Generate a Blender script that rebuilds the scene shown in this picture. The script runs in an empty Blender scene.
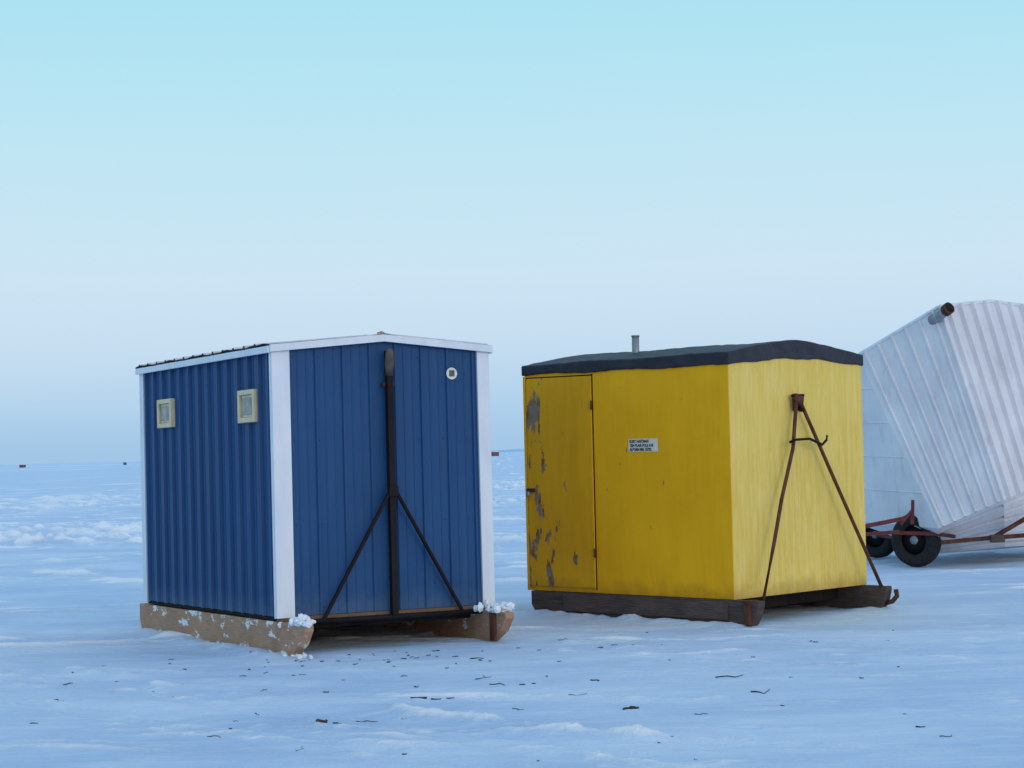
import bpy, bmesh, numpy as np, random
from math import *
from mathutils import Vector, Matrix
random.seed(4); rng=np.random.default_rng(7)
S=bpy.context.scene
S.view_settings.view_transform='Standard'; S.view_settings.look='None'; S.view_settings.exposure=0; S.view_settings.gamma=1

# ---------------------------------------------------------------- materials
def lin(c):
    return tuple(((v/255)/12.92 if v/255<=.04045 else ((v/255+.055)/1.055)**2.4) for v in c)+(1,)
class M:
    def __init__(s,name,rough=.6,spec=.5,metal=0):
        s.m=bpy.data.materials.new(name); s.m.use_nodes=True; s.n=s.m.node_tree; s.b=s.n.nodes['Principled BSDF']
        s.b.inputs['Roughness'].default_value=rough; s.b.inputs['Specular IOR Level'].default_value=spec; s.b.inputs['Metallic'].default_value=metal
        s.tc=s.n.nodes.new('ShaderNodeTexCoord'); s.h=None
    def L(s,a,b): s.n.links.new(a,b)
    def noise(s,scale,vec=(1,1,1),detail=5,rough=.6,coord='Object',off=(0,0,0)):
        mp=s.n.nodes.new('ShaderNodeMapping'); mp.inputs['Scale'].default_value=vec; mp.inputs['Location'].default_value=off; s.L(s.tc.outputs[coord],mp.inputs[0])
        n=s.n.nodes.new('ShaderNodeTexNoise'); n.inputs['Scale'].default_value=scale; n.inputs['Detail'].default_value=detail; n.inputs['Roughness'].default_value=rough
        s.L(mp.outputs[0],n.inputs['Vector']); return n.outputs['Fac']
    def ramp(s,f,stops):
        r=s.n.nodes.new('ShaderNodeValToRGB'); e=r.color_ramp.elements
        while len(e)<len(stops): e.new(.5)
        for i,(p,c) in enumerate(stops):
            e[i].position=p; e[i].color=c if len(c)==4 else tuple(c)+(1,)
        s.L(f,r.inputs[0]); return r.outputs[0]
    def mix(s,f,a,b,mode='MIX'):
        m=s.n.nodes.new('ShaderNodeMix'); m.data_type='RGBA'; m.blend_type=mode
        for v,i in((f,0),(a,6),(b,7)):
            if hasattr(v,'is_output'): s.L(v,m.inputs[i])
            else: m.inputs[i].default_value=v
        return m.outputs[2]
    def math(s,op,a,b=0.0):
        m=s.n.nodes.new('ShaderNodeMath'); m.operation=op
        for v,i in((a,0),(b,1)):
            if hasattr(v,'is_output'): s.L(v,m.inputs[i])
            else: m.inputs[i].default_value=v
        return m.outputs[0]
    def sep(s):
        k=s.n.nodes.new('ShaderNodeSeparateXYZ'); s.L(s.tc.outputs['Object'],k.inputs[0]); return k.outputs
    def attr(s,name):
        k=s.n.nodes.new('ShaderNodeAttribute'); k.attribute_name=name; return k.outputs['Fac']
    def col(s,c):
        if hasattr(c,'is_output'): s.L(c,s.b.inputs['Base Color'])
        else: s.b.inputs['Base Color'].default_value=c
        return s
    def rough(s,r): s.L(r,s.b.inputs['Roughness'])
    def bump(s,f,dist=.01,strength=1):
        b=s.n.nodes.new('ShaderNodeBump'); b.inputs['Distance'].default_value=dist; b.inputs['Strength'].default_value=strength
        s.L(f,b.inputs['Height'])
        if s.h: s.L(s.h,b.inputs['Normal'])
        s.h=b.outputs[0]; s.L(s.h,s.b.inputs['Normal'])
BW=lambda a:(a,a,a,1)

def simple(name,c0,c1,scale=8,vec=(1,1,1),rough=.6,spec=.4,metal=0,bd=.003):
    m=M(name,rough,spec,metal); n=m.noise(scale,vec)
    m.col(m.ramp(n,[(.3,c0),(.7,c1)])); m.bump(n,bd); return m

# snow: wind-packed bluish crust with streaks of brighter loose powder
sn=M('snow',.75,.2)
a=sn.noise(.30,(1,2.4,1),8,.62); b=sn.noise(1.5,(1,3.2,1),8,.68,off=(3,5,0)); c=sn.noise(26,(1,1,1),5,.7); d=sn.noise(140,(1,1,1),3,.7)
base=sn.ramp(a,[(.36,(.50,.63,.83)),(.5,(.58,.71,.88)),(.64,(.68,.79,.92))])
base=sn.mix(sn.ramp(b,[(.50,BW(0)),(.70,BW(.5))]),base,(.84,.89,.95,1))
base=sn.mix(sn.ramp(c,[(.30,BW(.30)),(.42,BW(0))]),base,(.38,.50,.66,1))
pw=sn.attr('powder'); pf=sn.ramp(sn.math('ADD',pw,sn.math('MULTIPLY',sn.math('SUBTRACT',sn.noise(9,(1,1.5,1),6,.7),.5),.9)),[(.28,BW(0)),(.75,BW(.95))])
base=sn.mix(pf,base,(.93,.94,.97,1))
sn.col(base); sn.rough(sn.ramp(a,[(.35,BW(.5)),(.6,BW(.8))]))
sn.bump(b,.05,.8); sn.bump(c,.012,.9); sn.bump(pf,.012,.8); sn.bump(d,.004,.6)
clump=M('snow_clump',.8,.2); n=clump.noise(25,(1,1,1)); clump.col(clump.ramp(n,[(.3,(.7,.76,.86)),(.6,(.9,.92,.96))])); clump.bump(n,.01)

def bluem(name,c0,c1):
    m=M(name,.45,.22); n=m.noise(1.6,(1,1,.5)); st=m.noise(14,(1,1,.08),6,.7); sp=m.noise(60,(1,1,1),3)
    c=m.ramp(n,[(.3,c0),(.7,c1)])
    c=m.mix(m.ramp(st,[(.50,BW(0)),(.8,BW(.35))]),c,(.05,.11,.20,1))
    c=m.mix(m.ramp(sp,[(.70,BW(0)),(.76,BW(.2))]),c,(.25,.32,.4,1))
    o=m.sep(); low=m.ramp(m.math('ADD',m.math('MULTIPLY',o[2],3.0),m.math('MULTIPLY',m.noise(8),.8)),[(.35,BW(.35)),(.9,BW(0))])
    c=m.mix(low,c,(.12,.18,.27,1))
    m.col(c); m.rough(m.ramp(n,[(.3,BW(.40)),(.7,BW(.56))])); m.bump(m.noise(2.2,(1,1,.6),2),.016,.6); return m
blue=bluem('blue_steel',(.009,.060,.168,1),(.014,.076,.205,1))
white=simple('white_trim',(.62,.67,.74,1),(.76,.79,.84,1),6,(1,1,.3),.45,.4)
roofm=simple('roof_steel',(.42,.46,.5,1),(.6,.63,.66,1),8,(1,1,1),.45,.5)
cream=simple('cream_frame',(.60,.50,.30,1),(.72,.62,.42,1),12,(1,1,1),.5)
glass=M('window_pane',.12,.6); n=glass.noise(9); glass.col(glass.ramp(n,[(.35,(.10,.11,.11)),(.65,(.36,.32,.27))]))
blk=simple('black_steel',(.004,.0035,.006,1),(.013,.009,.011,1),9,(1,1,.5),.65,.2)
rust=simple('rusty_steel',(.045,.016,.010,1),(.15,.055,.032,1),14,(1,1,.5),.75,.3)
redst=simple('red_primer_steel',(.07,.014,.016,1),(.18,.03,.03,1),10,(1,1,1),.6,.4)
galv=simple('galvanised_pipe',(.16,.17,.19,1),(.36,.38,.41,1),10,(1,1,.3),.45,.5,.4)
rubber=simple('tyre_rubber',(.010,.010,.012,1),(.025,.025,.028,1),25,(1,1,1),.8,.3)
dark=simple('dark_underside',(.010,.010,.012,1),(.03,.026,.024,1),6,(1,1,1),.9,.1)
def wood(name,c0,c1,c2,snowy=.0,th=.60):
    m=M(name,.85,.15); g=m.noise(10,(14,.6,14),8,.7); n=m.noise(3,(1,1,1))
    c=m.ramp(g,[(.3,c0),(.5,c1),(.7,c2)]); c=m.mix(m.ramp(n,[(.4,BW(0)),(.7,BW(.5))]),c,c0)
    if snowy: 
        s=m.noise(5,(1,.7,1.6),8,.7,off=(3,1,2)); c=m.mix(m.ramp(s,[(th,BW(0)),(th+.03,BW(snowy))]),c,(.85,.89,.93,1))
    m.col(c); m.bump(g,.006,.8); return m
tan=wood('tan_wood',(.30,.165,.105,1),(.46,.275,.18,1),(.58,.37,.25,1),.85,.565)
grey=wood('weathered_wood',(.040,.029,.027,1),(.10,.075,.068,1),(.17,.13,.115,1))
def yellow(name,c0,c1,c2,stroke,peel,grad=False):
    m=M(name,.6,.2); n=m.noise(1.5,(1,1,1),5); st=m.noise(22,(1,1,.09),8,.75); st2=m.noise(6,(1,1,.18),6,.7,off=(5,2,1))
    c=m.ramp(n,[(.3,c0),(.7,c1)]); c=m.mix(m.ramp(st,[(.40,BW(0)),(.72,BW(stroke))]),c,c2)
    c=m.mix(m.ramp(st2,[(.5,BW(0)),(.75,BW(.45))]),c,c0)
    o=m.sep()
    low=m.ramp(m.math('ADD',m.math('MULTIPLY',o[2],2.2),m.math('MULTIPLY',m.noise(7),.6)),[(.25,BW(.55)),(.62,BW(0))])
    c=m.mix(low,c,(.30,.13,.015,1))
    p=m.noise(7,(1,1,.40),9,.68,off=(2,7,3))
    if grad:
        p=m.math('ADD',p,m.math('MULTIPLY',m.math('SUBTRACT',o[1],2.10),.22))
        p=m.math('ADD',p,m.math('MULTIPLY',m.math('ABSOLUTE',m.math('SUBTRACT',o[2],.95)),.045))
    lo=.66-.06*peel
    mask=m.ramp(p,[(lo,BW(0)),(lo+.015,BW(.9))])
    k=m.ramp(m.noise(9,(1,1,1),4,.5,off=(9,9,9)),[(.45,(.17,.17,.16)),(.6,(.16,.06,.015))])
    c=m.mix(mask,c,k); m.col(c)
    m.bump(st,.003,.6); m.bump(m.noise(1.3,(1,1,1),2),.03,.35)
    iv=m.math('SUBTRACT',1.0,mask); m.bump(iv,.002,.7); return m
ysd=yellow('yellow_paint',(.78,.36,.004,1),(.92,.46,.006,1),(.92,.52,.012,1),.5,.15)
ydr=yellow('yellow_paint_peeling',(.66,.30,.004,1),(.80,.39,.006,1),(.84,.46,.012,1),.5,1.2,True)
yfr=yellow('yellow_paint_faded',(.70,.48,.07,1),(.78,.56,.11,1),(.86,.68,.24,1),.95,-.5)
tarp=M('roofing_tarp',.6,.4); n=tarp.noise(5,(1,1,1)); tarp.col(tarp.ramp(n,[(.3,(.010,.012,.020)),(.7,(.028,.030,.044))])); tarp.bump(n,.025,.8); tarp.bump(tarp.noise(40),.003)
wht=M('white_steel',.5,.35); n=wht.noise(2,(1,1,1)); s2=wht.noise(10,(1,1,.15),7,.7)
c=wht.ramp(n,[(.3,(.62,.62,.67)),(.7,(.76,.76,.80))]); c=wht.mix(wht.ramp(s2,[(.52,BW(0)),(.8,BW(.5))]),c,(.42,.38,.39,1)); wht.col(c)
paper=simple('label_paper',(.62,.60,.5,1),(.78,.76,.66,1),20)
ink=simple('ink',(.01,.01,.01,1),(.03,.03,.03,1))

# ---------------------------------------------------------------- mesh helpers
def obj(name,verts,faces,mat,parent=None,smooth=False,bevel=0):
    me=bpy.data.meshes.new(name); me.from_pydata([tuple(v) for v in verts],[],faces); me.update()
    o=bpy.data.objects.new(name,me); S.collection.objects.link(o)
    bm=bmesh.new(); bm.from_mesh(me); bmesh.ops.recalc_face_normals(bm,faces=bm.faces); bm.to_mesh(me); bm.free()
    me.materials.append(mat.m if isinstance(mat,M) else mat)
    if parent: o.parent=parent
    if smooth: me.polygons.foreach_set('use_smooth',[True]*len(me.polygons))
    if bevel:
        b=o.modifiers.new('bevel','BEVEL'); b.width=bevel; b.segments=2; b.limit_method='ANGLE'
    return o
def empty(name,loc,rot=(0,0,0)):
    e=bpy.data.objects.new(name,None); e.location=loc; e.rotation_euler=rot; e.empty_display_size=.2; S.collection.objects.link(e); return e
def box(name,lo,hi,mat,parent=None,bevel=.004):
    x0,y0,z0=lo;x1,y1,z1=hi
    v=[(x0,y0,z0),(x1,y0,z0),(x1,y1,z0),(x0,y1,z0),(x0,y0,z1),(x1,y0,z1),(x1,y1,z1),(x0,y1,z1)]
    f=[(0,1,2,3),(4,5,6,7),(0,1,5,4),(1,2,6,5),(2,3,7,6),(3,0,4,7)]
    return obj(name,v,f,mat,parent,bevel=bevel)
def tube(name,pts,r,mat,parent=None,n=12,rs=None,cap=True):
    V=[];F=[];pts=[Vector(p) for p in pts]
    for i,p in enumerate(pts):
        t=((pts[min(i+1,len(pts)-1)]-pts[max(i-1,0)])).normalized()
        ref=Vector((0,0,1)) if abs(t.z)<.9 else Vector((0,1,0))
        a=t.cross(ref).normalized(); b_=t.cross(a)
        rr=rs[i] if rs else r
        for k in range(n):
            an=2*pi*k/n+pi/n; V.append(p+a*cos(an)*rr+b_*sin(an)*rr)
    for i in range(len(pts)-1):
        for k in range(n): F.append((i*n+k,i*n+(k+1)%n,(i+1)*n+(k+1)%n,(i+1)*n+k))
    if cap: F.append(tuple(range(n))); F.append(tuple(range((len(pts)-1)*n,len(pts)*n)))
    return obj(name,V,F,mat,parent,smooth=n>6)
def prism(name,prof,axis,a,b,mat,parent=None,bevel=.006,slices=1,jit=0):
    V=[];F=[];n=len(prof)
    for i in range(slices+1):
        t=a+(b-a)*i/slices
        for (p,q) in prof:
            j=random.uniform(-jit,jit)
            V.append((t,p,q+j) if axis=='x' else (p,t,q+j))
    for i in range(slices):
        for k in range(n): F.append((i*n+k,i*n+(k+1)%n,(i+1)*n+(k+1)%n,(i+1)*n+k))
    F.append(tuple(range(n))); F.append(tuple(range(slices*n,(slices+1)*n)))
    return obj(name,V,F,mat,parent,bevel=bevel)
def ribpanel(name,P,mat,parent,ribs,w,h,minor=0):
    P=[Vector(p) for p in P]; U=(P[1]-P[0]).length
    N=(P[1]-P[0]).cross(P[3]-P[0]).normalized()
    prof=[(0,0)]
    step=ribs[1]-ribs[0]
    for r in ribs:
        ww=w/U
        prof+=[(r-ww/2,0),(r-ww/4,h),(r+ww/4,h),(r+ww/2,0)]
        if minor:
            for q in (1/3,2/3):
                c=r+step*q
                if c<1: prof+=[(c-.008/U,0),(c-.004/U,minor),(c+.004/U,minor),(c+.008/U,0)]
    prof.append((1,0)); prof=[p for p in prof if 0<=p[0]<=1]
    V=[];F=[]
    for (u,d) in prof:
        V.append(P[0].lerp(P[1],u)+N*d)
        V.append(P[3].lerp(P[2],u)+N*d)
    for i in range(len(prof)-1): F.append((2*i,2*i+2,2*i+3,2*i+1))
    return obj(name,V,F,mat,parent)
def blob(name,centers,mat,parent=None,seed=1):
    bm=bmesh.new(); rnd=random.Random(seed)
    for (c,r) in centers:
        ret=bmesh.ops.create_icosphere(bm,subdivisions=3,radius=1)
        sx,sy,sz=r
        ph=[rnd.uniform(0,6) for _ in range(6)]
        for v in ret['verts']:
            k=1+.18*sin(3*v.co.x+ph[0])*sin(4*v.co.y+ph[1])+.13*sin(7*v.co.z+ph[2]+5*v.co.x)+.09*sin(13*v.co.y+ph[3]+9*v.co.x)
            v.co=Vector((v.co.x*sx*k+c[0],v.co.y*sy*k+c[1],v.co.z*sz*k+c[2]))
    me=bpy.data.meshes.new(name); bm.to_mesh(me); bm.free(); me.materials.append(mat.m)
    me.polygons.foreach_set('use_smooth',[True]*len(me.polygons))
    o=bpy.data.objects.new(name,me); S.collection.objects.link(o)
    if parent:o.parent=parent
    return o

# ---------------------------------------------------------------- ground sheet
def axis_pts(a,b,d,g,far):
    p=list(np.arange(a,b,d)); s=d
    while p[-1]<far: s*=g; p.append(p[-1]+s)
    return p
def vnoise(x,y,seed):
    xi=np.floor(x).astype(np.int64); yi=np.floor(y).astype(np.int64); fx=x-xi; fy=y-yi
    fx=fx*fx*(3-2*fx); fy=fy*fy*(3-2*fy)
    def hsh(i,j):
        n=(i*374761393+j*668265263+seed*1442695041)&0x7fffffff
        n=((n^(n>>13))*1274126177)&0x7fffffff
        n=n^(n>>16); return (n&0xffff)/65535.
    return (hsh(xi,yi)*(1-fx)+hsh(xi+1,yi)*fx)*(1-fy)+(hsh(xi,yi+1)*(1-fx)+hsh(xi+1,yi+1)*fx)*fy
def fbm(x,y,seed,o=4,g=.5):
    s=0;a=1;t=0
    for i in range(o):
        s=s+a*(vnoise(x*2**i,y*2**i,seed+i)-.5);t+=a;a*=g
    return s/t
xs=axis_pts(-15,12,.045,1.12,7000); s=.045; left=[-15]
while left[-1]>-7000: s*=1.12; left.append(left[-1]-s)
xs=np.array(left[::-1][:-1]+xs)
ys=list(np.arange(8.5,19,.045)); s=.045
while ys[-1]<100: s*=1.006; ys.append(ys[-1]+s)
while ys[-1]<9000: s*=1.12; ys.append(ys[-1]+s)
fr=[8.5]; s=.045
while fr[-1]>-7000: s*=1.15; fr.append(fr[-1]-s)
ys=np.array(fr[::-1][:-1]+ys)
X,Y=np.meshgrid(xs,ys)
Pw=np.zeros_like(X)
Z=fbm(X*.25,Y*.4,1,3)*.07+fbm(X*.9+Y*.25,Y*2.2,5,4)*.026+fbm(X*6,Y*9,11,3)*.014
nearf=np.clip((Y-11)/6,.25,1)
dr=np.maximum(0,fbm(X*.7+Y*.4,Y*3.4-X*.4,21,5)-.10)*nearf; Z+=dr*.14; Pw+=dr*4
# fine wind / tyre scour lines running roughly along the track direction
sc_=np.maximum(0,fbm(X*.55+Y*.3,Y*9+X*3.2,91,4)-.06)*np.clip((24-Y)/6,0,1); Z+=sc_*.05; Pw+=sc_*1.8
sa=np.clip((Y-20)/6,0,1)*np.maximum(0,fbm(X*1.0,Y*1.7,25,5)-.08); Z+=sa*.20; Pw+=sa*3.5
mask=np.clip((Y-27)/8,0,1)*np.clip((110-Y)/20,0,1)*np.clip(.6+3.4*fbm(X*.10,Y*.07,31,3),0,1)
rg=np.clip(1-np.abs(fbm(X*1.3,Y*1.1,41,4))*6,0,1)
rk=np.maximum(0,fbm(X*2.6,Y*1.6,51,3)-.06)
Z+=mask*(rg**2*.06+rk*.62); Pw+=mask*(rg*.25+rk*4)
def seg_dist(pts):
    best=np.full(X.shape,1e9); 
    for (x0,y0),(x1,y1) in zip(pts[:-1],pts[1:]):
        dx,dy=x1-x0,y1-y0; t=np.clip(((X-x0)*dx+(Y-y0)*dy)/(dx*dx+dy*dy),0,1)
        best=np.minimum(best,np.hypot(X-x0-t*dx,Y-y0-t*dy))
    return best
wob=fbm(X*2.5,Y*2.5,61,3)*.25
D=seg_dist([(-.75,12.3),(-.3,11.8),(.15,11.35),(.8,10.9),(1.7,10.55)])+wob*.45
k_=np.exp(-(D/.06)**2)*np.clip(.55+fbm(X*5,Y*5,71,3)*2.2,0,1.4); Z+=.055*k_; Pw+=.8*k_
for off in (0,.35,1.15,1.5):
    D=seg_dist([(-6,15.6+off),(-3.5,13.7+off),(-1.5,11.3+off),(-.3,9.9+off),(.8,8.6+off)])+wob*.3
    e_=np.exp(-((D-.16)/.05)**2)*np.clip(.4+fbm(X*5,Y*5,73,3)*2.4,0,1.5); Z+=-.018*np.exp(-(D/.09)**2)+.014*e_; Pw+=.38*e_
for pts in ([(-9,19),(-4,15.2),(0,13.1),(3,12.2),(8,11.8)],[(-9,18.6),(-4,14.8),(0,12.8),(3,11.8),(8,11.4)],[(1,14.6),(3,15.2),(6,17.6),(9,22)],[(-12,24),(-6,19.5),(-1,17.5),(2,16)],[(0.5,15.6),(2.5,14.4),(5,14.2),(9,15)]):
    D=seg_dist(pts)+wob*.4
    e_=np.exp(-((D-.2)/.06)**2)*np.clip(.4+fbm(X*5,Y*5,75,3)*2.4,0,1.5); Z+=-.014*np.exp(-(D/.11)**2)+.012*e_; Pw+=.35*e_
for pts,hh in (([(-1.93,15.75),(-3.35,18.5)],.05),([(1.75,17.45),(.2,19.0)],.05),([(3.1,18.6),(3.5,18.9)],.03)):
    D=seg_dist(pts)+wob*.5; k_=np.exp(-(D/.14)**2)*(.7+fbm(X*6,Y*6,77,3)*1.6); Z+=hh*k_; Pw+=.35*k_
fade=np.clip((400-np.abs(Y))/300,0,1)*np.clip((400-np.abs(X))/300,0,1)
Z*=fade
Z-=.02
ny,nx=X.shape
V=np.stack([X.ravel(),Y.ravel(),Z.ravel()],1).astype(np.float32)
i=np.arange((ny-1)*(nx-1)); r_=i//(nx-1); c_=i%(nx-1); q=r_*nx+c_
F=np.stack([q,q+1,q+nx+1,q+nx],1)
me=bpy.data.meshes.new('snow_ground'); me.vertices.add(len(V)); me.vertices.foreach_set('co',V.ravel())
me.loops.add(F.size); me.loops.foreach_set('vertex_index',F.ravel().astype(np.int32))
me.polygons.add(len(F)); me.polygons.foreach_set('loop_start',(np.arange(len(F))*4).astype(np.int32)); me.polygons.foreach_set('loop_total',np.full(len(F),4,np.int32))
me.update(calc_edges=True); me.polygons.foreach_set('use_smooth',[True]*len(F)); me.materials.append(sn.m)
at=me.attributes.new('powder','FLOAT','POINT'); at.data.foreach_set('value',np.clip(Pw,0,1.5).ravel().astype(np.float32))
g=bpy.data.objects.new('snow_ground',me); S.collection.objects.link(g)

# ---------------------------------------------------------------- BLUE SHACK
W,L,H=1.846,3.13,2.068
bs=empty('blue_fishing_shack',(-1.836,15.942,.274),(-.0083,.0039,.4992))
ri=.075
box('core',(.012,.012,0),(W-.012,L-.012,H-.02),dark,bs,0)
for nm,x0,x1,z0,z1 in(('front_siding_a',0,W/2,H,H+ri),('front_siding_b',W/2,W,H+ri,H)):
    n=[.13,.38,.63,.88] if nm[-1]=='a' else [.12,.37,.62,.87]
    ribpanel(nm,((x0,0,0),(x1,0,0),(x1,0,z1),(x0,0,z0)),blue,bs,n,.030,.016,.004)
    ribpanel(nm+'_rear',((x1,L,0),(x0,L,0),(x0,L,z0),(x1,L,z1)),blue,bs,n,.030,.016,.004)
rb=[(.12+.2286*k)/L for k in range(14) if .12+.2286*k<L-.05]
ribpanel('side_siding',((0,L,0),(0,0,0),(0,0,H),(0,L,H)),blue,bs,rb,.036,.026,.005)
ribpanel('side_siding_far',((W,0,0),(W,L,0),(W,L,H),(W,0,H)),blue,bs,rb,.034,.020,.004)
box('corner_trim_front',(-.024,-.026,-.01),(.125,-.0,H),white,bs,.003)
box('corner_trim_side',(-.026,.0,-.012),(-.0,.03,H-.002),white,bs,.003)
box('corner_trim_right',(W-.085,-.026,-.01),(W+.024,0,H),white,bs,.003)
box('corner_trim_right_side',(W,.0,-.012),(W+.026,.10,H-.002),white,bs,.003)
box('corner_trim_rear',(-.027,L-.075,-.01),(0,L+.024,H),white,bs,.003)
def roofprof(t0,t1,ov): return [(-ov,H+t0),(W/2,H+ri+t0),(W+ov,H+t0),(W+ov,H+t1),(W/2,H+ri+t1),(-ov,H+t1)]
prism('roof_deck',roofprof(.0,.03,.03),'y',-.035,L+.035,roofm,bs,.002)
for nm,(xa,za),(xb,zb) in(('rake_trim_a',(-.045,H-.03),(W/2,H+ri-.02)),('rake_trim_b',(W/2,H+ri-.02),(W+.045,H-.03))):
    for y in(-.062,L+.036):
        prism(nm,[(xa,za),(xb,zb),(xb,zb+.056),(xa,za+.056)],'y',y,y+.026,white,bs,.002)
box('eave_fascia',(-.058,-.034,H-.035),(-.031,L+.034,H+.018),white,bs,.003)
box('eave_fascia_far',(W+.031,-.034,H-.035),(W+.058,L+.034,H+.018),white,bs,.003)
for sx,nm in((0,'roof_sheet_a'),(1,'roof_sheet_b')):
    x0=-.05 if sx==0 else W+.05
    if sx==0: P=((x0,L+.04,H+.03),(x0,-.04,H+.03),(W/2,-.04,H+ri+.036),(W/2,L+.04,H+ri+.036))
    else: P=((x0,-.04,H+.03),(x0,L+.04,H+.03),(W/2,L+.04,H+ri+.036),(W/2,-.04,H+ri+.036))
    ribpanel(nm,P,roofm,bs,[(.1+.2286*k)/L for k in range(13)],.06,.02,.005)
tube('eave_edge',[(-.05,y,H+.026+.005*sin(y*9)+.003*sin(y*23)) for y in np.linspace(-.03,L+.03,80)],.009,dark,bs,6)
prism('ridge_cap',[(W/2-.12,H+ri+.026),(W/2,H+ri+.052),(W/2+.12,H+ri+.026),(W/2,H+ri+.045)],'y',-.06,L+.06,white,bs,0)
blob('ridge_foam',[((W/2-.02,-.045,H+ri+.045),(.03,.02,.014))],tan,bs,3)
box('front_sill',(.0,-.012,-.045),(W,.05,-.003),wood('sill_wood',(.12,.07,.04,1),(.2,.13,.08,1),(.3,.2,.12,1)),bs)
box('side_sill',(.0,.055,-.03),(.05,L-.02,-.003),dark,bs)
def window(y0,y1,z0,z1,k):
    t=.040; x0,x1=-.050,-.002
    for nm,lo,hi in(('l',(x0,y0,z0),(x1,y0+t,z1)),('r',(x0,y1-t,z0),(x1,y1,z1)),('b',(x0,y0+t,z0),(x1,y1-t,z0+t)),('t',(x0,y0+t,z1-t),(x1,y1-t,z1))):
        box('window_frame_%s_%d'%(nm,k),lo,hi,cream,bs,.006)
    box('window_sash_%d'%k,(-.030,y0+t+.02,z0+t+.002),(-.003,y1-t-.02,z1-t-.002),cream,bs,.004)
    box('window_glass_%d'%k,(-.035,y0+t+.04,z0+t+.022),(-.032,y1-t-.04,z1-t-.022),glass,bs,0)
window(.31,.66,1.51,1.77,1); window(2.26,2.62,1.53,1.78,2)
def skid(nm,x0,x1,y0t,y0b,y1,k,mat,par,top=-.004):
    z=lambda t:top+(-k-top)*t
    prof=[(y0t,z(0)),(y0t-.0,z(.18)),(y0t+(y0b-y0t)*.35,z(.62)),(y0b,z(1)),(y1-.06,z(1)),(y1,z(.6)),(y1,z(0))]
    return prism(nm,prof,'x',x0,x1,mat,par,.006)
skid('skid_left',.0,.075,-.50,-.22,L+.22,.285,tan,bs,-.04)
skid('skid_right',W-.13,W-.05,-.48,-.2,L+.12,.285,tan,bs,-.04)
box('skid_bracket',(W-.155,-.33,-.27),(W-.131,-.25,-.0),rust,bs,.004)
for k in range(5):
    y=.12+k*.7; box('floor_joist_%d'%k,(.02,y,-.11),(W-.02,y+.06,-.046) if k==0 else (W-.02,y+.06,-.006),dark,bs,.003)
xc=W/2+.022
tube('towbar_post',[(xc,-.075,-.03),(xc,-.075,H-.02)],.036,blk,bs,4)
tube('towbar_coupler',[(xc,-.085,H-.22),(xc,-.09,H-.12),(xc,-.10,H-.04),(xc,-.11,H-.01)],.04,simple('coupler_steel',(.05,.035,.03,1),(.17,.14,.12,1)),bs,14,rs=[.028,.038,.034,.022])
tube('towbar_brace_a',[(xc-.60,-.07,-.03),(xc-.02,-.10,.95)],.017,blk,bs,6)
tube('towbar_brace_b',[(xc+.02,-.10,.95),(xc+.60,-.07,-.03)],.017,blk,bs,6)
box('towbar_gusset',(xc-.040,-.125,.90),(xc+.040,-.112,.98),blk,bs,.003)
box('latch_bracket',(xc-.05,-.07,H-.30),(xc+.05,-.026,H-.27),rust,bs,.003)
tube('tow_sill_tube',[(.12,-.07,-.045),(W-.12,-.07,-.045)],.022,blk,bs,8)
def disc(nm,c,r,mat,par,t=.003,n=32):
    V=[(c[0]+r*cos(2*pi*k/n),c[1],c[2]+r*sin(2*pi*k/n)) for k in range(n)]+[(c[0]+r*cos(2*pi*k/n),c[1]-t,c[2]+r*sin(2*pi*k/n)) for k in range(n)]
    obj(nm,V,[tuple(range(n)),tuple(range(n,2*n))]+[(k,(k+1)%n,n+(k+1)%n,n+k) for k in range(n)],mat,par)
sc=(W-.315,-.018,1.87)
disc('sticker_round',sc,.048,paper,bs)
box('sticker_mark',(sc[0]-.024,sc[1]-.0055,sc[2]-.024),(sc[0]+.024,sc[1]-.004,sc[2]+.026),simple('sticker_print',(.02,.03,.05,1),(.16,.17,.18,1),60),bs,0)
bm=bmesh.new()
for z in(.06,.7,1.35,2.0):
    for k in range(8):
        bmesh.ops.create_icosphere(bm,subdivisions=1,radius=.006,matrix=Matrix.Translation((.16+.2286*k*.94,-.003,z)))
me=bpy.data.meshes.new('screws'); bm.to_mesh(me); bm.free(); me.materials.append(blue.m); o=bpy.data.objects.new('screws',me); S.collection.objects.link(o); o.parent=bs
def crumbs(cx,cy,cz,sx,sy,sz,n,r,seed):
    rd=random.Random(seed); return [((cx+rd.gauss(0,sx),cy+rd.gauss(0,sy),cz+abs(rd.gauss(0,sz))),tuple(rd.uniform(.5,1.3)*r for _ in range(3))) for _ in range(n)]
blob('snow_on_left_skid',crumbs(.04,-.34,-.03,.03,.07,.018,22,.028,5)+crumbs(.02,-.2,-.09,.01,.10,.03,9,.022,6)+crumbs(.02,-.30,-.28,.04,.10,.0,8,.02,7)+[((.04,-.34,-.03),(.06,.11,.03))],clump,bs,5)
blob('snow_on_right_skid',crumbs(W-.1,-.28,-.02,.05,.08,.018,26,.030,8)+[((W-.1,-.29,-.025),(.08,.13,.035))],clump,bs,8)

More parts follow.
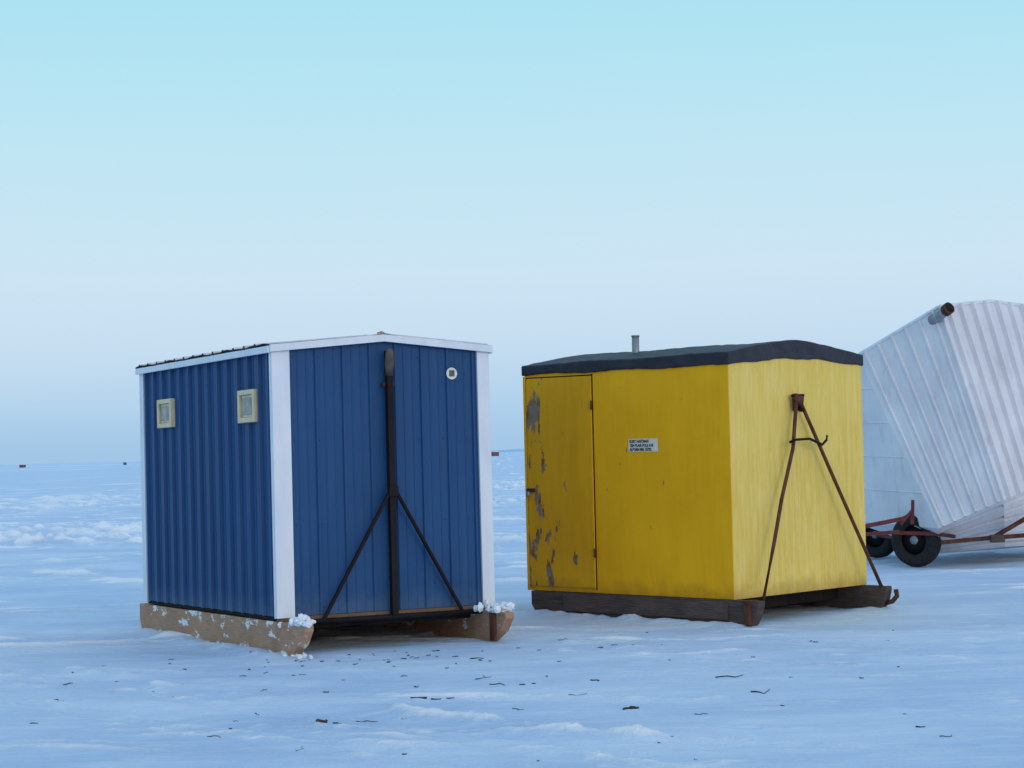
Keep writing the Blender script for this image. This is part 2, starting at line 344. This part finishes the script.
# ---------------------------------------------------------------- YELLOW SHACK
W2,L2,H2=1.927,2.388,2.002
ysh=empty('yellow_fishing_shack',(1.8175,17.447,.2023),(.007,-.0032,.796))
N=24
def arc(x,rise,p=1.7): return rise*(1-abs((x-W2/2)/(W2/2))**p)
fv=[(W2*i/N,H2-.01+arc(W2*i/N,.06)) for i in range(N+1)]
def wall_prof(nm,y0,y1,mat): prism(nm,[(0,0)]+fv+[(W2,0)],'y',y0,y1,mat,ysh,0)
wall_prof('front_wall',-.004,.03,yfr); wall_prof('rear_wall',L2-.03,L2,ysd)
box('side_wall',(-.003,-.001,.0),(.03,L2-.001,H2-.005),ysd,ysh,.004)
box('side_wall_far',(W2-.03,.031,.0),(W2,L2-.031,H2-.01),ysd,ysh,0)
box('floor',(.031,.031,.002),(W2-.031,L2-.031,.04),dark,ysh,0)
ov=.022; xsr=[-ov+(W2+2*ov)*i/N for i in range(N+1)]
def rt(x): x=min(max(x,0),W2); return H2+.085+arc(x,.115,1.35)
def rbm(x): x=min(max(x,0),W2); return H2-.026+arc(x,.06)
V=[];F=[];ny_=40
for j in range(ny_+1):
    y=-ov+(L2+2*ov)*j/ny_
    for i,x in enumerate(xsr):
        V.append((x,y,rt(x)+.005*sin(y*5+x*3)+random.uniform(-.003,.003)-.02*(y/L2)))
    for i,x in enumerate(xsr[::-1]):
        V.append((x,y,rbm(x)+.006*sin(y*7+x*11)+random.uniform(-.004,.004)))
m_=2*(N+1)
for j in range(ny_):
    for k in range(m_): F.append((j*m_+k,j*m_+(k+1)%m_,(j+1)*m_+(k+1)%m_,(j+1)*m_+k))
F.append(tuple(range(m_)));F.append(tuple(range(ny_*m_,(ny_+1)*m_)))
obj('roof_tarp',V,F,tarp,ysh,bevel=.012)
px,py=.55,1.50
tube('stove_pipe',[(px,py,H2),(px,py,H2+.30)],.034,galv,ysh,16)
tube('stove_pipe_cap',[(px,py,H2+.295),(px,py,H2+.31)],.038,galv,ysh,16)
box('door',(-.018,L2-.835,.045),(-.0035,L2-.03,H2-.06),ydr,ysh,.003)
for nm,lo,hi in(('door_gap_v',(-.0055,L2-.848,.03),(-.001,L2-.8355,H2-.04)),('door_gap_top',(-.0055,L2-.835,H2-.0595),(-.001,L2-.02,H2-.048)),('door_gap_rear',(-.0055,L2-.0295,.03),(-.001,L2-.02,H2-.06))):
    box(nm,lo,hi,dark,ysh,0)
box('corner_board',(-.016,L2-.0195,.0),(-.0035,L2+.008,H2-.04),ysd,ysh,.002)
for k,z in enumerate((.36,1.68)): tube('hinge_%d'%k,[(-.024,L2-.842,z-.04),(-.024,L2-.842,z+.04)],.010,rust,ysh,8)
box('hasp',(-.032,L2-.12,.90),(-.018,L2-.02,.935),rust,ysh,.003)
tube('padlock',[(-.04,L2-.05,.86),(-.04,L2-.05,.905)],.020,galv,ysh,10)
ly,lz=.96,1.315
obj('name_label',[(-.0065,ly-.17,lz-.06),(-.0065,ly+.17,lz-.06),(-.0065,ly+.17,lz+.055),(-.0065,ly-.17,lz+.055)],[(0,1,2,3)],paper,ysh)
for k,t in enumerate(('KURT HARTMAN','1204 BLAIR POLE AVE','ALBORN MN. 55702')):
    cu=bpy.data.curves.new('label_text_%d'%k,'FONT'); cu.body=t; cu.size=.036; cu.offset=.0014; cu.materials.append(ink.m)
    o=bpy.data.objects.new('label_text_%d'%k,cu); S.collection.objects.link(o); o.parent=ysh
    o.location=(-.0085,ly+.155,lz+.020-k*.036)
    o.rotation_euler=Matrix(((0,0,-1),(-1,0,0),(0,1,0))).to_euler()
    o.scale=(.80,1,1)
skid('skid_near',-.01,.085,-.26,-.18,L2-.03,.213,grey,ysh,-.004)
box('skid_plank',(-.035,.05,-.17),(-.012,L2-.45,-.02),grey,ysh,.004)
skid('skid_far',W2-.09,W2+.005,-.27,-.20,L2,.213,grey,ysh,-.004)
tube('skid_far_hook',[(W2-.04,-.22,-.16),(W2-.04,-.30,-.14),(W2-.04,-.35,-.09),(W2-.04,-.34,-.03)],.022,rust,ysh,8)
box('skid_near_strap',(-.045,-.19,-.20),(.09,-.13,.0),rust,ysh,.003)
for k in range(4):
    y=.25+k*.6; box('cross_beam_%d'%k,(.09,y,-.13),(W2-.09,y+.09,-.01),dark,ysh,.003)
ax,az=W2/2-.09,1.68
tube('tow_leg_a',[(ax-.02,-.07,az),(ax-.13,-.10,az-.42),(ax-.35,-.13,az-.85),(ax-.50,-.15,az-1.22),(.12,-.20,-.06)],.017,rust,ysh,8)
tube('tow_leg_b',[(ax+.02,-.07,az),(ax+.46,-.12,az-.75),(W2-.05,-.22,-.06)],.017,rust,ysh,8)
box('tow_plate',(ax-.045,-.05,az-.10),(ax+.045,-.035,az+.05),rust,ysh,.006)
tube('tow_coupler',[(ax-.05,-.07,az+.03),(ax,-.09,az-.0),(ax+.04,-.08,az-.10)],.03,rust,ysh,10,rs=[.028,.042,.028])
tube('tow_bolt',[(ax-.07,-.06,az+.03),(ax+.08,-.07,az+.035)],.014,blk,ysh,8)
tube('tow_hook',[(ax-.20,-.12,az-.37),(ax-.15,-.14,az-.35),(ax+.06,-.14,az-.345),(ax+.24,-.14,az-.40),(ax+.32,-.13,az-.36),(ax+.33,-.13,az-.32)],.012,blk,ysh,8)
blob('snow_by_far_skid',crumbs(W2,-.22,-.03,.02,.03,.01,6,.022,12),clump,ysh,12)

# ---------------------------------------------------------------- WHITE SHACK ON TRAILER
tr=empty('white_fishing_shack',(0,0,0))
a_=(4.27,25.5,2.57);b_=(5.09,24.5,3.08);c_3=(5.80,25.0,3.16);d_=(7.09,26,3.06)
e_=(5.01,24.6,.45);g_=(5.70,24.2,.78);h_=(7.34,25.5,1.26);h3=(7.51,26.2,.17);e2=(5.13,25.2,.12);g2=(5.85,24.85,.20);l_=(4.23,26.2,.51)
ab=(4.9,27.8,2.5);db=(7.9,28,3.0);lb=(4.6,27.8,.5);hb=(8,28,.4)
def R(n): return [(k+.5)/n for k in range(n)]
ribpanel('wall_a',(e_,g_,b_,a_),wht,tr,R(6),.03,.022)
gm=tuple(Vector(g_).lerp(Vector(h_),.35))
ribpanel('wall_b',(g_,gm,c_3,b_),wht,tr,R(4),.07,.055)
ribpanel('wall_b2',(gm,h_,d_,c_3),wht,tr,R(7),.07,.055)
ribpanel('lower_panel_a',(e2,e_,g_,g2),wht,tr,R(4),.06,.045)
ribpanel('lower_panel_b',(g2,g_,h_,h3),wht,tr,R(6),.06,.045)
P=[a_,b_,c_3,d_,e_,g_,h_,h3,e2,l_,ab,db,lb,hb,g2]
obj('shell',P,[(0,4,9),(0,1,2,3,11,10),(0,9,12,10),(10,11,13,12),(3,6,7,13,11),(14,7,13,12,9,8),(4,8,9)],wht,tr)
tube('wall_cap_a',[a_,b_],.022,white,tr,6); tube('wall_cap_b',[b_,c_3,d_],.022,white,tr,6)
tube('corner_cap',[b_,g_],.016,wht,tr,6)
# end wall (shaded, to the left of the main wall): vertical seams
for k in range(1,5):
    t=k/5; A=Vector(a_).lerp(Vector((4.27,25.5,2.57)),t)
for k,t in enumerate((.2,.4,.6,.8)):
    p0=Vector(a_).lerp(Vector(l_),t); p1=Vector(a_).lerp(Vector(e_),t)
    tube('end_wall_seam_%d'%k,[p0,p1],.010,wht,tr,6)
tube('stove_pipe',[(5.03,24.62,2.93),(5.07,24.42,2.96),(5.145,24.29,3.035)],.06,galv,tr,20,rs=[.064,.056,.058])
tube('stove_pipe_collar',[(5.12,24.335,3.013),(5.160,24.27,3.048)],.072,rust,tr,20)
tube('stove_pipe_mouth',[(5.155,24.279,3.043),(5.164,24.264,3.053)],.060,dark,tr,20)
tl=empty('utility_trailer',(0,0,0))
def wheel(c,nrm,r,w,k):
    c=Vector(c);nrm=Vector(nrm).normalized()
    prof=[(r*.55,-.5),(r*.85,-.55),(r*.97,-.4),(r,-.2),(r,.2),(r*.97,.4),(r*.85,.55),(r*.55,.5)]
    rot=nrm.to_track_quat('Z','Y').to_matrix(); n=40;V=[];F=[]
    for i in range(n):
        an=2*pi*i/n
        for (rr,hh) in prof: V.append(c+rot@Vector((rr*cos(an),rr*sin(an),hh*w)))
    m=len(prof)
    for i in range(n):
        for j in range(m): F.append((i*m+j,((i+1)%n)*m+j,((i+1)%n)*m+(j+1)%m,i*m+(j+1)%m))
    obj('tyre_%d'%k,V,F,rubber,tl,smooth=True)
    tube('rim_%d'%k,[c-nrm*w*.3,c+nrm*w*.25],r*.56,blk,tl,24)
    tube('hub_%d'%k,[c+nrm*w*.2,c+nrm*w*.42],r*.16,galv,tl,14)
nv=(-.68,-.73,0)
wheel((4.83,25.05,.30),nv,.325,.15,1); wheel((4.70,27.0,.29),nv,.305,.15,2)
tube('axle',[(4.83,25.1,.30),(4.70,27.0,.29)],.035,rust,tl,8)
tube('frame_rail_a',[(3.6,24.9,.46),(4.19,24.85,.49),(4.66,24.8,.575)],.035,redst,tl,4)
tube('frame_rail_low',[(3.6,24.95,.36),(4.6,24.9,.41)],.03,redst,tl,4)
tube('frame_post',[(4.74,24.8,.5),(4.755,24.8,.79)],.022,redst,tl,6)
tube('frame_brace',[(4.60,24.8,.50),(4.74,24.8,.66)],.02,redst,tl,6)
tube('frame_rail_b',[(5.01,24.5,.289),(5.61,24.4,.333),(6.08,24.4,.356),(7.3,24.4,.42)],.035,rust,tl,4)
tube('frame_arm',[(5.60,24.35,.34),(6.09,24.35,.607),(6.7,24.35,.95)],.028,rust,tl,6)
box('frame_block',(5.56,24.28,.28),(5.72,24.38,.37),grey,tl,.004)
tube('frame_cross',[(4.5,24.95,.40),(5.0,24.8,.38),(5.2,24.6,.35)],.03,redst,tl,4)

# ---------------------------------------------------------------- debris
specs=[(-1.1,11.76,.07,.013,2.6),(-1.06,11.74,.05,.009,.3),(-.58,12.9,.10,.007,2.7),(-.55,12.85,.09,.006,.5),(.60,12.1,.10,.008,1.1),(.64,12.14,.05,.011,.2),(1.29,13.7,.18,.005,.1),(1.42,12.8,.12,.005,-.2),(-.36,15.2,.10,.005,.3),(-.2,13.6,.14,.004,-.3),(-.3,13.9,.12,.004,.8),(-.95,12.0,.14,.003,.1),(.3,12.9,.14,.003,.6)]
for k in range(75): specs.append((random.uniform(-3.6,4.2),random.uniform(10.2,17),random.choice([.015,.02,.03,.05,.08]),random.uniform(.002,.005),random.uniform(-.9,.9)))
for k in range(45): specs.append((-1.1+random.gauss(0,.8),15.4+random.gauss(0,.5),random.uniform(.01,.05),random.uniform(.003,.005),random.uniform(0,3)))
zi=lambda x,y: float(Z[np.argmin(abs(ys-y)),np.argmin(abs(xs-x))])
V=[];F=[]
for (x,y,l,r,an) in specs:
    pts=[Vector((x+cos(an+.5*sin(i*1.7+x*9))*l*i/4,y+sin(an+.5*sin(i*1.7+x*9))*l*i/4,0)) for i in range(5)]
    for i,p in enumerate(pts): p.z=zi(p.x,p.y)+r*.8+(.01 if i==4 and l>.1 else 0)
    b0=len(V)
    for i,p in enumerate(pts):
        t=(pts[min(i+1,4)]-pts[max(i-1,0)]).normalized(); s_=t.cross(Vector((0,0,1))); u_=s_.cross(t); rr=r*(1-.12*i)
        for k in range(5): V.append(p+s_*cos(2*pi*k/5)*rr+u_*sin(2*pi*k/5)*rr)
    for i in range(4):
        for k in range(5): F.append((b0+i*5+k,b0+i*5+(k+1)%5,b0+(i+1)*5+(k+1)%5,b0+(i+1)*5+k))
    F.append(tuple(b0+k for k in range(5)));F.append(tuple(b0+20+k for k in range(5)))
obj('twigs',V,F,simple('bark',(.02,.015,.015,1),(.07,.045,.035,1)),None)

# ---------------------------------------------------------------- distance
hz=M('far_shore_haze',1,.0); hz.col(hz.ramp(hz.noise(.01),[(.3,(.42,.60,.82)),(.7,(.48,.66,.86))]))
def shore(nm,x0,x1,y,h,seed):
    n=160;V=[];F=[]
    for i in range(n+1):
        t=i/n;x=x0+(x1-x0)*t
        hh=h*(.6+.8*float(fbm(np.array([x*.004]),np.array([seed*3.1]),seed,5)[0]+.5)*.8)*min(1,6*t,6*(1-t))+.3
        V+=[(x,y,-1),(x,y+60,hh),(x,y+400,hh*.8)]
    for i in range(n): F+=[(3*i,3*i+3,3*i+4,3*i+1),(3*i+1,3*i+4,3*i+5,3*i+2)]
    obj(nm,V,F,hz,None,smooth=True)
shore('distant_hills',-180,2600,3600,13,3)
def farshack(x,y,w,h,c):
    m=simple('far_paint',tuple(v*.8 for v in c)+(1,),tuple(c)+(1,))
    e=empty('distant_fishing_shack',(x,y,-.1),(0,0,random.uniform(-.5,.5)))
    box('walls',(-w/2,-w/2,0),(w/2,w/2,h),m,e,0)
    prism('roof',[(-w/2-.1,h),(0,h+.35),(w/2+.1,h)],'y',-w/2-.1,w/2+.1,white,e,0)
for a in((-6.3,700,2.0,1.5,(.22,.06,.07)),(-213.5,900,2.0,1.3,(.17,.07,.08)),(-169,900,1.4,1.2,(.08,.09,.14))): farshack(*a)

# ---------------------------------------------------------------- world
w=bpy.data.worlds.new('World'); S.world=w; w.use_nodes=True; nt=w.node_tree; bg=nt.nodes['Background']
tc=nt.nodes.new('ShaderNodeTexCoord'); nrm=nt.nodes.new('ShaderNodeVectorMath'); nrm.operation='NORMALIZE'; nt.links.new(tc.outputs['Generated'],nrm.inputs[0])
sp=nt.nodes.new('ShaderNodeSeparateXYZ'); nt.links.new(nrm.outputs[0],sp.inputs[0])
nz=nt.nodes.new('ShaderNodeTexNoise'); nz.inputs['Scale'].default_value=2.2; nz.inputs['Detail'].default_value=4
mp=nt.nodes.new('ShaderNodeMapping'); mp.inputs['Scale'].default_value=(1,1,7); nt.links.new(nrm.outputs[0],mp.inputs[0]); nt.links.new(mp.outputs[0],nz.inputs['Vector'])
def mth(op,a,b):
    m=nt.nodes.new('ShaderNodeMath'); m.operation=op
    for v,i in((a,0),(b,1)):
        if hasattr(v,'is_output'): nt.links.new(v,m.inputs[i])
        else: m.inputs[i].default_value=v
    return m.outputs[0]
zz=mth('ADD',sp.outputs[2],mth('MULTIPLY',mth('SUBTRACT',nz.outputs[0],.5),.03))
rp=nt.nodes.new('ShaderNodeValToRGB'); nt.links.new(zz,rp.inputs[0])
st=[(0,(162,198,230)),(.025,(180,211,236)),(.055,(199,222,241)),(.09,(204,228,243)),(.145,(192,229,243)),(.215,(171,226,242)),(.4,(152,208,240)),(1,(182,207,243))]
e=rp.color_ramp.elements
while len(e)<len(st): e.new(.5)
for i,(p,c) in enumerate(st): e[i].position=p; e[i].color=lin(c)
gl=nt.nodes.new('ShaderNodeMix'); gl.data_type='RGBA'
dirf=mth('MAXIMUM',mth('ADD',mth('MULTIPLY',sp.outputs[1],-.8),mth('MULTIPLY',sp.outputs[0],.6)),0.0)
elf=mth('MAXIMUM',mth('SUBTRACT',1.0,mth('MULTIPLY',mth('ABSOLUTE',sp.outputs[2],0.0),1.6)),0.0)
nt.links.new(mth('MULTIPLY',mth('POWER',dirf,1.5),elf),gl.inputs[0]); nt.links.new(rp.outputs[0],gl.inputs[6]); gl.inputs[7].default_value=(1.6,1.2,.95,1)
nt.links.new(gl.outputs[2],bg.inputs[0]); bg.inputs[1].default_value=1.0
sl=bpy.data.lights.new('sun','SUN'); sl.energy=.5; sl.angle=radians(20); sl.color=(1,.88,.78)
so=bpy.data.objects.new('sun',sl); S.collection.objects.link(so)
so.rotation_euler=Vector((-.45,.85,-.22)).to_track_quat('-Z','Y').to_euler()

# ---------------------------------------------------------------- camera
cam=bpy.data.cameras.new('camera'); co=bpy.data.objects.new('camera',cam); S.collection.objects.link(co); S.camera=co
cam.sensor_width=36; cam.lens=2070.7/1024*36; cam.clip_end=20000; cam.clip_start=.1
p,r=.0324,.0265
fwd=Vector((0,cos(p),sin(p))); up0=Vector((0,-sin(p),cos(p))); rt0=Vector((1,0,0))
right=rt0*cos(r)-up0*sin(r); up=up0*cos(r)+rt0*sin(r)
m=Matrix((right,up,-fwd)).transposed().to_4x4(); m.translation=Vector((0,0,1.5)); co.matrix_world=m
